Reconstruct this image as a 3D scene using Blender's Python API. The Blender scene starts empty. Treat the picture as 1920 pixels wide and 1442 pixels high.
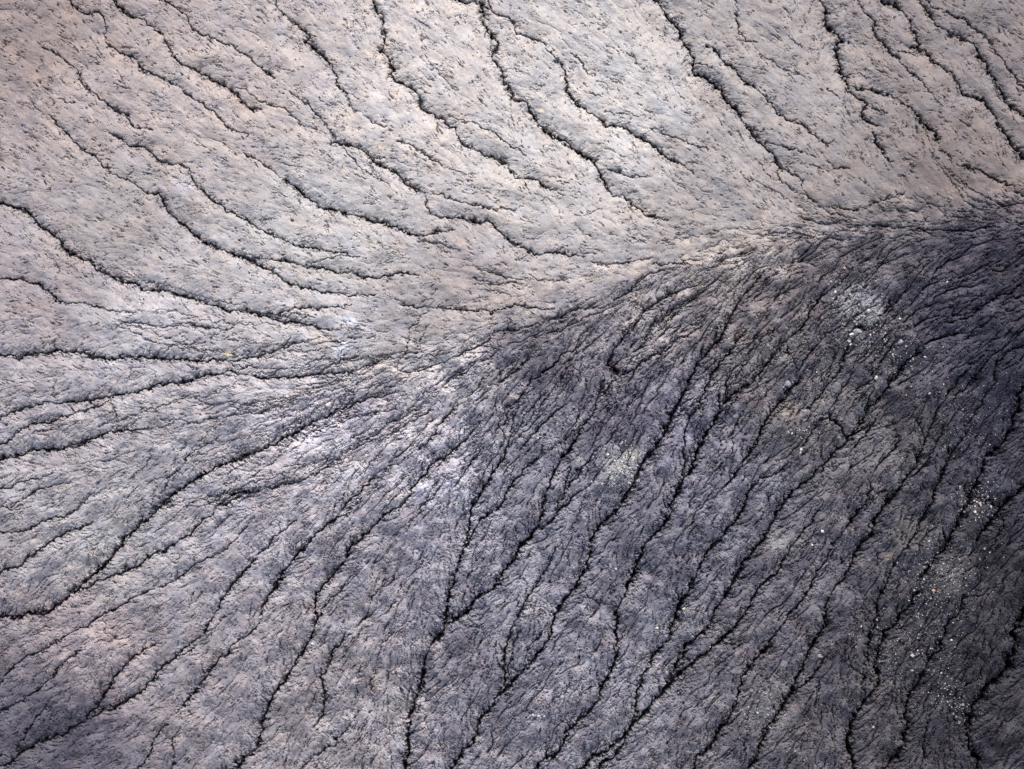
import bpy, bmesh, math, time
import numpy as np

# ------------------------------------------------------------------ camera, sky, sun, exposure
CELL = 0.05          # ground size of one relief cell (m)
CAMH = 300.0         # camera height above the middle of the slope (m)
scene = bpy.context.scene
cam_d = bpy.data.cameras.new('camera')
cam = bpy.data.objects.new('camera', cam_d)
scene.collection.objects.link(cam)
cam.location = (0, 0, CAMH)
cam.rotation_euler = (0, 0, 0)
cam_d.sensor_width = 36
cam_d.lens = 36 * CAMH / (1920 * CELL)
cam_d.clip_start = 1
cam_d.clip_end = 3000
scene.camera = cam

SUN_EL = math.radians(38)
SUN_AZ = math.radians(8)       # measured from north (top of the picture) towards east
world = bpy.data.worlds.new('World')
scene.world = world
world.use_nodes = True
wn = world.node_tree.nodes; wl = world.node_tree.links
sky = wn.new('ShaderNodeTexSky')
sky.sky_type = 'NISHITA'
sky.sun_disc = False
sky.sun_elevation = SUN_EL
sky.sun_rotation = SUN_AZ
sky.air_density = 1.0
sky.dust_density = 3.0
veil = wn.new('ShaderNodeHueSaturation')          # thin high cloud takes some blue out of the sky
veil.inputs['Saturation'].default_value = 0.6
wl.new(sky.outputs[0], veil.inputs['Color'])
wl.new(veil.outputs[0], wn['Background'].inputs[0])
wn['Background'].inputs[1].default_value = 0.15
sun_d = bpy.data.lights.new('sun', 'SUN')
sun_d.energy = 1.5
sun_d.angle = math.radians(18)
sun_d.color = (1.0, 0.95, 0.89)
sun = bpy.data.objects.new('sun', sun_d)
scene.collection.objects.link(sun)
sun.rotation_euler = (-(math.pi / 2 - SUN_EL), 0, -SUN_AZ)   # shines from the north, down on the slope
sun.location = (10, 80, 90)
vs = scene.view_settings
vs.view_transform = 'Standard'; vs.look = 'None'; vs.gamma = 1; vs.use_curve_mapping = False
vs.exposure = 1.25

# ------------------------------------------------------------------ channel courses traced on the ground (20 cells = 1 m)
GULLIES = """
A 40 40
2 470,75 480,130 520,155 590,185 650,220 680,280 740,295 830,340 900,370 950,415 1030,480 1110,520 1140,580 1180,615 1280,640
2.5 790,75 820,140 850,185 905,240 970,275 1040,305 1110,345 1165,380 1215,420 1250,460 1310,490 1360,495
1.2 1200,375 1240,378 1290,410 1340,445 1400,465 1470,490 1530,535 1590,590 1700,630
2 300,265 330,320 365,380 430,430 490,470 550,505 590,520 610,575 650,595 740,610
1 90,115 130,150 180,170 250,230 300,265
1 610,615 680,640 720,665
2 500,635 560,660 610,700 680,710 730,735 780,780 850,805 900,805 940,835
2.3 940,835 960,900 1000,940 1060,990 1130,1050 1200,1085 1270,1120 1330,1160 1390,1190 1450,1220 1530,1250 1620,1275 1720,1290 1800,1305 1900,1330
2 170,540 210,580 260,630 300,685 360,730 420,775 460,820 540,830
1.2 460,820 560,880 620,910 700,965
2.7 700,965 760,975 790,1000 820,1070 870,1110 920,1150 970,1200 1020,1240 1090,1270 1160,1300 1230,1325 1290,1350 1380,1385 1440,1420
3.2 75,1135 130,1175 200,1215 220,1260 260,1305 320,1330 380,1350
1.5 1010,75 1060,90 1130,120 1200,145 1270,200 1330,250
2.8 1330,250 1380,290 1430,320
.9 210,430 250,450 300,460
.8 340,550 410,565
.9 430,690 470,695
2.5 1610,75 1600,120 1660,165 1710,210 1750,270 1780,310 1770,350 1810,390 1835,420
1.2 1570,420 1620,480 1680,550 1730,610 1770,680
1.3 1240,740 1300,770 1360,800 1420,850 1480,890
3.2 1480,890 1530,925 1580,965 1630,1010 1680,1045 1760,1065 1840,1085 1915,1105
.8 1430,790 1500,810 1560,825
.8 850,930 960,900 
.7 1080,230 1150,270 1240,330
.7 370,190 430,220
B 640 40
1 20,400 45,470 90,510 150,550
1.5 150,550 200,570 260,590
3 -5,1080 80,1095 160,1115 230,1140 300,1160 350,1175 400,1200 450,1210
2.5 450,1210 500,1195 590,1180 640,1172
1.2 430,1230 520,1240 590,1265 660,1295
3 -60,690 0,690 70,700 130,730 170,780 230,820 290,840 340,880 370,920 420,945 470,970
2.2 470,970 480,1030 510,1090 
2.7 510,1090 580,1105 650,1110 720,1120 820,1130 860,1155 900,1190 950,1235 1000,1270 1050,1300 1120,1305 1200,1300 1290,1310 1360,1325
1 160,770 230,770 300,780 370,795
2 340,905 370,880 410,880
1.3 470,965 560,970 620,1000 690,1020 760,1030 820,1050 900,1055 970,1070
1.3 0,700 40,750 90,800 150,845 210,880 270,925
3 240,75 245,120 215,160 260,195 280,250 300,275 275,300 300,335 350,345 400,380 440,420
3.2 440,420 450,480 500,515 550,545 600,585 645,620 670,670 710,700 770,730 830,765 900,785 950,830 975,870
2.3 975,870 1020,885 1090,900 1150,930 1200,955 1260,985
1 455,75 460,110
1.3 470,190 500,240 550,290
.9 550,290 600,350 660,390
3.2 845,75 885,125 880,155 845,180 850,210 890,260 915,310 935,370 960,430 1010,445 1045,460
4 1045,460 1060,510 1110,570 1160,620 1200,655 1260,680 1320,720 1380,760 1430,790 1440,830
3.2 1440,830 1470,890 1490,940 1530,980 1590,990 1640,1030 1700,1080 1760,1100 1820,1115
.8 910,270 960,270 1030,290 1060,300
1.6 1060,90 1130,115 1180,180 1230,240
3 1230,240 1260,290 1275,350 1270,400 1310,455 1370,490 1430,540 1490,580 1560,585 1630,620 1700,660 1750,700 1800,735 1860,780 1915,800
1.5 1290,170 1340,220 1390,290 1430,300
.9 600,530 700,570 780,575
1.3 780,575 840,610 880,645 940,690 990,720 1040,750
1.7 310,670 380,690 450,730 500,770 570,800
1 620,840 690,860 770,855
1 1600,180 1650,230 1700,280
1 1430,325 1490,350 1530,390
2 1400,400 1460,415
1.5 1480,820 1560,850 1640,875 1750,880
1 1490,500 1530,525 1600,525 1680,545
.9 1700,640 1760,610 1820,605
1 1300,1100 1360,1090 1470,1055
1.2 1310,1130 1350,1180 1400,1220
1.2 760,1380 840,1405 900,1430
.8 1170,870 1240,900 1300,920
.7 1080,1300 1000,1340
1 1000,885 1030,920 1060,980
C 1240 40
2.8 -5,735 50,770 110,800 180,860
4 110,95 150,130 165,180 180,220 175,290 240,310 310,350 350,400 370,460 420,490 440,540 480,580
3 480,580 540,610 575,605
3.5 480,580 520,640 570,690 630,740 655,790 680,830 740,855 780,865
2.2 780,865 790,900 800,950
1 800,950 850,1000 920,1060 960,1070
1.6 570,675 640,690 700,710 760,720 800,750
1 180,225 250,245 310,270
3 245,130 300,155 350,210 400,250 430,290 460,330 530,370 570,400
2.2 570,400 610,450 650,510 700,545 760,570 810,600 860,640 900,675 940,700
1.2 930,690 980,670
1.6 440,75 480,110 540,120
.9 560,190 620,230 680,265
1.2 680,265 750,290 800,320
.9 60,350 90,400 130,440
.9 720,75 760,120 800,150
4.3 1000,75 1040,110 990,130 995,200 1010,270 1035,310 1050,360 1055,400
2.8 1055,400 1110,430 1170,460 1150,490 1120,510 1160,560 1210,585 1250,600
3 1190,620 1220,690 1250,740 1290,800
1 940,385 980,410 1020,440
2.5 1060,365 1140,375 1220,395 1300,420 1380,460 1430,510
3.3 1430,510 1460,560 1500,590 1550,610 1560,690
2 1570,730 1620,760 1655,820
1.6 1670,800 1740,830 1830,850
1.7 1230,110 1290,160 1330,210 1380,260 1430,310 1480,350 1530,410
2.8 1440,75 1450,120 1420,150 1490,170 1530,220 1590,260 1650,310
3 1650,310 1670,370 1700,410 1760,425 1820,440 1840,480
1.6 1330,170 1400,185 1450,190
2.2 1640,75 1700,105 1760,130
3 1760,130 1790,190 1830,230 1850,290
1.4 -5,625 100,660 180,690 270,715
1.3 920,1050 1000,1045 1100,1055 1180,1035
1.2 1180,1035 1250,1000 1380,970
1.8 830,800 900,830
1.2 920,850 980,825 1060,830
1.2 1180,490 1240,495 1270,515
1.5 1820,75 1860,120
1 1060,300 1140,310 1230,315
D 40 480
3.4 380,30 450,90 520,120 600,150 690,190 790,200 880,220 960,240 1040,265 1130,300 1190,310
2.6 1190,310 1250,305 1340,330 1400,350 1500,370 1600,385 1700,405 1750,420
1.2 1750,420 1900,405
2 1250,315 1360,325 1460,325 1520,300 1620,295 1720,288 1860,280
1.3 1340,330 1450,340 1560,330 1640,340
2.3 70,155 120,165 150,200 190,250 240,270
1.6 240,270 330,265 400,285 470,300 560,315 650,315
1.3 560,370 640,375 720,385 800,395
1.2 860,385 930,380 1000,390 1080,405 1150,420
1 1240,350 1170,410 1080,440 1050,480
3.2 60,550 150,545 230,535 320,530 380,560 440,575 520,580 600,572 680,565 760,570 830,580 900,582 960,585 1040,588 1110,588 1160,585
2 1160,590 1240,575 1320,568 1390,545 1450,525 1550,490 1620,480
1.4 1670,490 1760,475 1850,470 1915,455
1.3 770,570 810,530 870,510 960,495 1040,490
1.5 60,850 130,830 210,830 
3 210,830 330,815 400,810 470,790 570,775 640,765 700,745 770,725 850,715 930,705 1000,685 1080,665 1160,655 1280,658
2.8 1310,680 1380,690 1460,688 1560,680 1630,665 1690,650 
1.8 1690,650 1740,610 1800,590 1900,565
1.8 1680,665 1760,660 1850,650 1915,625
1 1160,600 1210,620 1280,630 1330,635 1450,630
1.6 60,945 150,935 220,910 290,885 350,870 430,840 500,815
1 60,1000 140,975 200,955
3.2 60,1085 150,1095 230,1085 300,1065 370,1035 430,1020 500,1000 570,992 640,985 710,970
1 710,970 800,960 880,940
3 1915,820 1840,850 1760,880 1700,910 1620,940 1570,980 1500,1015 1430,1050 1360,1085
4.2 1360,1085 1300,1115 1220,1140 1150,1165 1080,1200 1010,1240 940,1280 870,1330 800,1370 740,1420
1.5 1915,880 1830,900 1760,930 1700,970 1610,1005 1500,1020
3.2 1340,1320 1270,1330 1200,1340 1130,1380 1090,1430
1.6 1915,1030 1850,1090 1760,1150 1700,1200 1600,1250 1520,1285 1440,1300 1340,1320
1.2 1120,1010 1040,1060 970,1100 930,1150 870,1210 820,1270 780,1330
1 880,820 800,845 730,865
1 1200,850 1130,870 1050,895
1.2 60,1260 140,1240 200,1210
1.2 60,1330 150,1300 230,1270
1 500,820 520,880 550,940 520,990
1 750,1070 720,1130 700,1190
1 560,560 620,570 620,650 600,700
1 200,690 180,740 180,800
1 380,1340 330,1390
1.3 1240,1310 1160,1330 1060,1360 960,1400
G 40 920
4 830,50 760,110 700,160 640,215 570,280 540,330 500,380 440,440 380,490 320,550 260,600 200,640 130,690 60,692
3 1330,5 1250,20 1180,60 1100,100
2.6 1100,100 1060,150 990,200 920,260 870,300 800,340 750,355 690,390 630,430 560,460 500,490 430,510 380,550 330,570
1.6 60,200 150,165 230,145 300,120 350,60 400,20
2.2 60,370 140,310 200,260 270,225 340,200 400,170
1.6 60,925 140,890 200,850 270,810 350,770 420,720 490,680 540,665 600,620 700,570 780,540
1.2 780,540 870,500 960,430 1020,390 1100,360 1170,320 1220,260
1.6 1550,175 1490,200 1440,250
2.3 1440,250 1390,300 1340,360 1280,420 1220,490 1170,550 1120,620 1090,690 1040,770 1020,815
2.8 1020,815 960,850 900,900 870,940 820,975 770,1020 740,1060 690,1110 640,1150 560,1200 500,1230 430,1260 350,1300
2 1915,20 1860,100 1780,150 1710,190 1690,220 1640,270
3.6 1640,270 1600,300 1560,340 1530,390 1490,440 1450,500 1420,560 1390,600 1350,660
1.6 1350,660 1340,700 1350,740 1300,790 1240,830 1190,870
2.4 1190,870 1160,910 1110,950 1060,1000 1040,1060
3.8 1040,1060 1010,1100 960,1150 910,1210
1.5 910,1210 870,1260
3.4 1915,270 1840,330 1830,390 1770,440 1730,500 1680,550 1650,590 1660,650 1660,720
3.4 1660,720 1640,790 1610,850 1570,920 1530,990 1490,1060 1430,1120 1400,1170 1380,1240 1350,1310 1335,1420
1.8 1850,490 1790,560 1730,630 1690,690 1660,730
2.3 1850,800 1800,850 1750,910 1720,1000 1690,1050 1700,1120 1700,1200 1690,1270 1650,1330
2.4 780,850 700,890 650,930 600,970 540,1020 500,1080 460,1140 430,1210 390,1250 330,1310 260,1360
1.5 360,880 290,930 220,980 180,1040 130,1090 60,1140
2 980,870 930,920 870,940
1.3 1760,100 1800,40 1830,5
1.4 60,1310 110,1260 140,1230
1.3 870,1370 940,1310
1.2 1310,150 1260,200 1220,250
1.2 1180,680 1100,740 1070,810
1.8 770,1370 820,1310
1.5 1800,1370 1870,1290 1900,1250
1 460,720 470,800 560,830
H 640 920
2.3 400,10 330,80 240,140 190,190 130,250 60,310
3.2 60,310 30,340 20,400
3.4 780,5 750,60 725,110 715,200 710,280 690,340 665,400 640,480
4.5 640,480 615,560 590,640 590,720 575,780 530,840 490,890
4.2 490,890 475,960 465,1040 440,1120 410,1190 390,1260 375,1330 380,1430
2.5 940,10 920,60 870,110 800,150 760,200 730,270 700,310
3.8 1135,50 1130,120 1110,200 1060,260 1010,320 980,380 930,430 900,480 860,540 820,580
4.6 820,580 760,590 740,640 700,690 650,730 590,760
2.8 1320,10 1280,70 1230,120 1190,160 1120,220
2.2 1240,20 1215,80 1210,130
3.2 1620,10 1580,70 1540,130 1480,180 1430,230 1400,290
3.8 1400,290 1400,350 1380,420 1350,490 1320,540 1280,590 1240,640 1210,690 1190,760 1170,830
3 1170,830 1130,890 1090,940 1040,1000
4.4 1040,1000 980,1060 930,1120 880,1160
3 880,1160 830,1240 780,1290 750,1420
1.8 1230,290 1190,370 1140,470 1100,520 1060,580 1030,640 1000,710 960,780
2.6 960,780 935,850 915,920 910,1000 915,1090 890,1150
1.3 1010,780 970,880 955,950 940,1030 915,1090
3.6 1915,10 1880,40 1850,130 1810,190 1770,250 1710,290
4.6 1710,290 1690,360 1660,430 1630,510 1600,590
3.6 1600,590 1560,640 1545,700 1550,780 1550,860
4.4 1550,860 1550,930 1530,1010 1480,1080 1450,1160
3 1450,1160 1400,1230 1340,1300 1280,1350 1240,1430
4 1890,560 1910,640 1880,720 1850,830
3.6 1850,830 1790,890 1750,950 1720,1010
3 1720,1010 1690,1070 1670,1130 1660,1200 1650,1290 1600,1400
3.6 1915,1010 1860,1060 1840,1110 1790,1160 1740,1210 1690,1270 1640,1320 1580,1400
2.8 160,660 140,710 100,755
1.6 310,620 260,690
1 350,740 250,830 200,930
1.4 200,1010 170,1080 160,1120
1.4 130,960 90,1050
1.2 100,800 40,860 
1.4 270,490 200,560 170,640
1.4 1180,700 1110,820 1050,900
1.2 1370,560 1420,620 1480,640 1550,650
1.4 1600,760 1570,860
1.5 1000,1010 950,1000 900,960
I 1240 920
3.5 100,5 75,60 60,120 20,180 -10,230
3.2 480,20 470,80 430,160 380,210 340,270 280,330 230,400 200,460
4.6 200,460 180,530 140,590 110,640 90,700
3.4 90,700 70,750 50,820 
3.2 720,20 680,80 670,110 620,190 570,280 520,340 470,400 440,470 400,530 360,590 340,630
3.6 340,630 300,700 270,760 210,830 150,870 120,930 90,970 60,1050 30,1120 0,1150
3 1180,10 1150,70 1110,130 1050,210
1.8 1050,210 980,290 930,380 880,450 850,530 790,620 720,700 660,780 640,820
4.2 635,815 615,870 590,900 540,940
2.6 540,940 490,1000 450,1060 430,1140 410,1230
4 410,1230 370,1300 320,1360 290,1420
1.6 910,60 880,130 820,200 790,250 740,300
2.6 740,300 700,380 650,470 590,520 540,560 510,640 470,700
3.8 470,700 420,760 370,820 300,870
4.6 300,870 230,930 180,970 130,1010 70,1060 20,1130
3.2 1290,10 1250,80 1210,170 1190,240 1150,290 1090,350 1070,430 1020,500 970,560 
3.8 940,600 930,680 930,740 900,800 860,860 830,920
3.6 830,920 800,980 770,1060 740,1130 700,1190 650,1270 600,1340 560,1430
2 970,560 940,600
2.4 1320,400 1280,470 1250,560 1220,620 1220,700 1190,790 1160,870 1170,950 1220,1010
2 930,930 890,1000 830,1070 740,1150 690,1210
4 1770,20 1740,80 1700,130 1650,220 1620,290 1570,360 1520,420 1470,490
3 1470,490 1450,560 1410,640
4.2 1410,640 1360,690 1330,760 1270,790 1250,850 1220,920 1210,990 1230,1050 1210,1120
4.6 1210,1120 1160,1180 1120,1240 1080,1300 1060,1430
3 1550,5 1510,90 1470,160 1440,230
1.6 1440,230 1390,310 1320,400
2.8 1710,600 1680,680 1620,740 1590,830 1570,900 1510,940 1490,1000 
3.4 1490,1000 1460,1070 1410,1130 1390,1200 1380,1280 1370,1430
5 1860,1090 1810,1150 1770,1200 1740,1270 1735,1430
3.4 1860,180 1810,240 1790,280
1.2 1720,20 1860,60
1.4 1140,1050 1080,990 1040,900
1.6 1150,1180 1140,1090 1150,960
1.2 890,1060 870,1150 860,1250
1.2 1560,1180 1500,1290 1480,1360
1.3 1650,1150 1700,1100 1790,1060
1.3 380,820 420,900 300,1000
1.5 990,300 930,430 870,520
1.2 880,470 830,550 790,610
1.2 620,30 560,150 500,230
E 640 480
1.8 1000,800 980,900 960,960 945,1050
2.8 945,1050 930,1110 900,1160 860,1200 820,1270 780,1330 740,1400 720,1440
1.8 1240,560 1160,640 1080,700 1030,760 990,810 930,850
2 1260,830 1200,880 1150,930 
2.2 1150,930 1100,990 1030,1060
2.2 1150,1100 1040,1190 980,1270 930,1340 880,1420
3.6 1525,545 1500,610 1540,640 1580,665
3 1480,700 1450,790 1410,880 1360,960
3.8 1360,960 1320,1030 1280,1090 1230,1160
2.6 1230,1160 1180,1260 1150,1350 1140,1400 1130,1440
1.8 1710,310 1640,400 1580,470 1525,545
1.4 1640,260 1715,315
1.6 1915,190 1830,230 1720,300
1.6 1580,665 1640,640 1700,590 1800,540 1915,460
1.8 1580,665 1480,760
2 1450,1080 1350,1200 1280,1300 1220,1400
3.2 1915,780 1890,850 1850,950 1800,1030 1750,1100 1700,1180 1660,1260 1600,1350 1560,1430
1.2 310,665 400,650 480,630 560,600 640,570 720,530 800,500 870,430 960,410 1040,400 1130,380 1220,340 1300,310 1400,290 1500,280
1.6 300,240 360,280 440,290 540,290 620,295 740,305 850,320 930,290 980,280 1040,285 1130,300 1200,290
1.4 760,70 840,100 920,120 1020,130
1.5 740,125 850,155 930,150 1010,155
1.3 1100,135 1180,145 1290,130
1.2 790,190 890,200
2.4 0,95 60,100 120,115 200,125 280,110 370,100 430,110
2.4 -10,215 80,218 190,222
0.8 540,180 500,280 440,360 380,410 380,480 360,550 320,600 310,660
1 500,380 460,450 430,520
1.4 660,830 600,900 540,960 480,1040 430,1080
2.3 780,940 690,1030 620,1100 540,1150 490,1200 440,1260 390,1340 350,1400 310,1435
1.3 390,870 320,920 240,960
1.2 130,1010 60,1060 0,1110
1.2 800,1100 730,1170 670,1240 640,1300
1.5 -10,850 60,830 120,820 200,800 310,760
1.2 0,930 80,900 200,880 300,860
1.7 -10,655 60,655 130,620 200,595 290,565
1.3 1915,280 1840,340 1760,380 1730,440 1690,510 1640,540
1.7 1280,1140 1290,1220 1260,1300 1230,1360
3 200,1240 130,1300 60,1370 0,1430
1.4 340,1100 290,1160 250,1200
1.3 1500,280 1600,210 1700,170
1.2 1680,120 1640,180 1560,260
1.3 1390,700 1300,620 
1.3 1400,40 1500,45 1640,30 1760,10
1.2 1120,520 1050,580 980,640 900,700
1.3 950,830 930,930 870,1000
1.5 900,880 890,960 930,1030
1.2 1330,340 1250,400 1180,430
1.2 1400,450 1300,540 1240,560
1.2 860,560 760,600 680,660 600,700
1.2 900,620 800,700 700,800
1.2 1160,760 1090,830 1010,930
1.3 1915,900 1840,1000 1780,1080
D2 40 480
2.8 1210,5 1290,20 1340,50 1400,80 1450,120
2.6 1440,110 1490,150 1560,170 1640,195 1720,205 1820,215 1915,215
2.4 1310,10 1400,20 1500,30 1580,60 1680,65 1780,95 1800,95 1915,105
1 1600,45 1700,20 1800,10
F 1240 480
1.8 590,80 540,140 490,190 440,250 400,320 
2.6 400,320 370,390 340,440 300,500
3.4 300,500 250,560 210,600 180,660 150,730 110,810 70,890 30,960 0,1010
2.4 700,480 650,540 590,620 530,680
3.2 530,680 470,740 400,790 350,850
4 350,850 310,920 270,990 230,1050 200,1120 180,1190 130,1260 100,1330 60,1400 50,1440
2.2 480,430 430,480 380,540 330,600 300,650 260,730 220,800 210,860 170,900 140,950 130,1060 130,1150 130,1240
4 315,790 330,860
2 400,640 380,700 360,760 345,830
1.8 990,170 940,200 880,260 830,340 790,400 720,470
1.7 1080,60 1060,100 1000,160
1.6 560,430 500,500 440,540
2.6 790,690 740,730 700,800 640,860 600,910
3.4 600,910 570,970 540,1040 510,1080
2.6 510,1080 480,1130 430,1210 390,1270 350,1310
3 570,1240 520,1300 480,1360 460,1430
2.4 620,1240 570,1250
1.6 700,1200 640,1230 570,1250
3.6 1190,930 1060,1030 1010,1080 960,1130 910,1180
3.4 910,1180 850,1240 790,1290 730,1340 680,1390 650,1440
2.8 1060,1030 1110,960 1150,900 1180,840 1240,780 1290,710 1350,650 1400,570 1460,545
1.8 1460,545 1530,470 1620,440 1750,430
1.8 1140,900 1160,830 1190,760 1200,700
1.6 1070,850 1110,770 1170,700
2.4 1200,930 1150,1010 1100,1070
1.8 1060,1030 1010,960 950,900 900,930 850,1000 800,1060
2.4 1560,870 1500,1010 1470,1090 1430,1180
3.4 1430,1180 1340,1310 1280,1370 1240,1440
1.4 1760,600 1690,680 1620,780 1560,870
3.4 1850,1110 1800,1220 1770,1300 1740,1370 1700,1440
2.4 1720,990 1660,1080 1600,1200 1550,1300 1520,1400 1510,1440
1.4 1130,420 1080,480 1030,570 1010,640 950,720 880,800 840,850 830,930
3.4 1290,260 1280,300
1.4 1280,300 1220,350
1.3 880,560 840,640
1.4 700,500 720,560 770,640
1.2 1500,50 1440,110 1380,190 1300,260
1.3 -10,250 60,210 130,190 220,160
1.3 -10,360 60,300 150,250 230,200
1.4 -10,540 100,470 180,420 250,380
1.3 770,1150 830,1080 900,1000
1.6 980,1060 950,1120
1.3 1300,940 1350,1050 1250,1150
1.2 1090,260 1140,310 1180,420
1.6 1060,440 1100,400 1180,420 1230,370
1.5 1160,1430 1190,1310 1130,1200
1.5 1340,1310 1240,1330 1140,1400
1.2 1870,560 1750,700 1650,800
1.3 1860,250 1760,330 1620,370
1.2 600,120 560,200 500,270
1 1915,20 1800,60 1700,150 1600,200
1 1600,20 1540,100 1480,180 1400,280
1.2 1880,700 1810,820 1720,960
1.2 1620,900 1540,1080 1480,1180 1400,1260
"""

# ------------------------------------------------------------------ relief
import math, time
T0=time.time()
rng=np.random.default_rng(7)
def tick(s): print('%6.1f %s'%(time.time()-T0,s),flush=True)

# ---- ground grid: 1 cell = 5 cm of ground; the sheet is 1920x1442 cells plus a margin all round
MG=90
GW,GH=1920+2*MG,1442+2*MG
f4=np.float32

def load():
    out=[];ox=oy=0
    for l in GULLIES.splitlines():
        t=l.split()
        if not t: continue
        if t[0][0].isalpha():
            ox,oy=float(t[1]),float(t[2]); continue
        w=float(t[0]); p=np.array([[float(v) for v in q.split(',')] for q in t[1:]])
        out.append((w,p/3+[ox,oy]))
    return out
RIDGE=np.array([(2050,330),(1850,362),(1700,380),(1560,398),(1440,412),(1330,450),(1200,500),(1080,520),(960,560),(860,600),(760,650)],float)
CREST_LINE=[(760,650),(800,612),(860,587),(960,562),(1090,535),(1200,505),(1310,462),(1390,434),(1470,410),(1580,396),(1700,378),(1856,362),(2050,345)]
def dist_poly(p,poly):
    best=1e9*np.ones(len(p))
    for a,b in zip(poly[:-1],poly[1:]):
        d=b-a;t=np.clip(((p-a)@d)/(d@d),0,1)
        q=a+t[:,None]*d
        best=np.minimum(best,np.hypot(*(p-q).T))
    return best

def fft_freq(h,w):
    fy=np.fft.fftfreq(h)[:,None].astype(f4);fx=np.fft.rfftfreq(w)[None].astype(f4)
    return np.hypot(fx,fy)
def noise(scale,seed,beta=2.0,lo=None,hi=None,shape=None):
    """band-limited random relief: feature size about `scale` cells, unit variance"""
    h,w=shape or (GH,GW)
    r=np.random.default_rng(seed)
    # work on a coarser grid when the features are large
    k=max(1,int(scale/10)); hh,ww=-(-h//k)+3,-(-w//k)+3
    f=fft_freq(hh,ww)*1.0/k
    n=np.fft.rfft2(r.standard_normal((hh,ww)).astype(f4))
    f0=1.0/scale
    amp=1.0/(1+(f/f0)**2)**(beta/2)*np.where(f<f0*0.15,(f/(f0*.15))**2,1)
    if hi: amp=amp*np.exp(-(f/hi)**2)
    a=np.fft.irfft2(n*amp,s=(hh,ww)).astype(f4)
    a-=a.mean();a/=a.std()
    if k>1: a=upsample(a,k,h,w)
    return a[:h,:w]
def upsample(a,k,h,w):
    ys=np.arange(h,dtype=f4)/k;xs=np.arange(w,dtype=f4)/k
    def cub(t):
        return [(-t**3+2*t**2-t)/2,(3*t**3-5*t**2+2)/2,(-3*t**3+4*t**2+t)/2,(t**3-t**2)/2]
    yi=ys.astype(int);ty=ys-yi;xi=xs.astype(int);tx=xs-xi
    H,W=a.shape
    b=0
    for j,wt in enumerate(cub(ty)): b=b+a[np.clip(yi+j-1,0,H-1)]*wt[:,None]
    c=0
    for j,wt in enumerate(cub(tx)): c=c+b[:,np.clip(xi+j-1,0,W-1)]*wt[None]
    return c.astype(f4)
def blur(a,s):
    h,w=a.shape
    p=int(4*s)+2
    b=np.pad(a,p,mode='edge')
    f=fft_freq(*b.shape)
    r=np.fft.irfft2(np.fft.rfft2(b)*np.exp(-2*(math.pi*f*s)**2),s=b.shape)
    return r[p:-p,p:-p].astype(f4)
def samp(a,x,y):
    h,w=a.shape
    x=np.clip(x,0,w-1.001);y=np.clip(y,0,h-1.001)
    xi=x.astype(np.int32);yi=y.astype(np.int32);fx=x-xi;fy=y-yi
    i=yi*w+xi;r=a.ravel()
    return (r[i]*(1-fx)+r[i+1]*fx)*(1-fy)+(r[i+w]*(1-fx)+r[i+w+1]*fx)*fy
def smooth(a,lo,hi):
    t=np.clip((a-lo)/(hi-lo),0,1);return t*t*(3-2*t)

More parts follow.
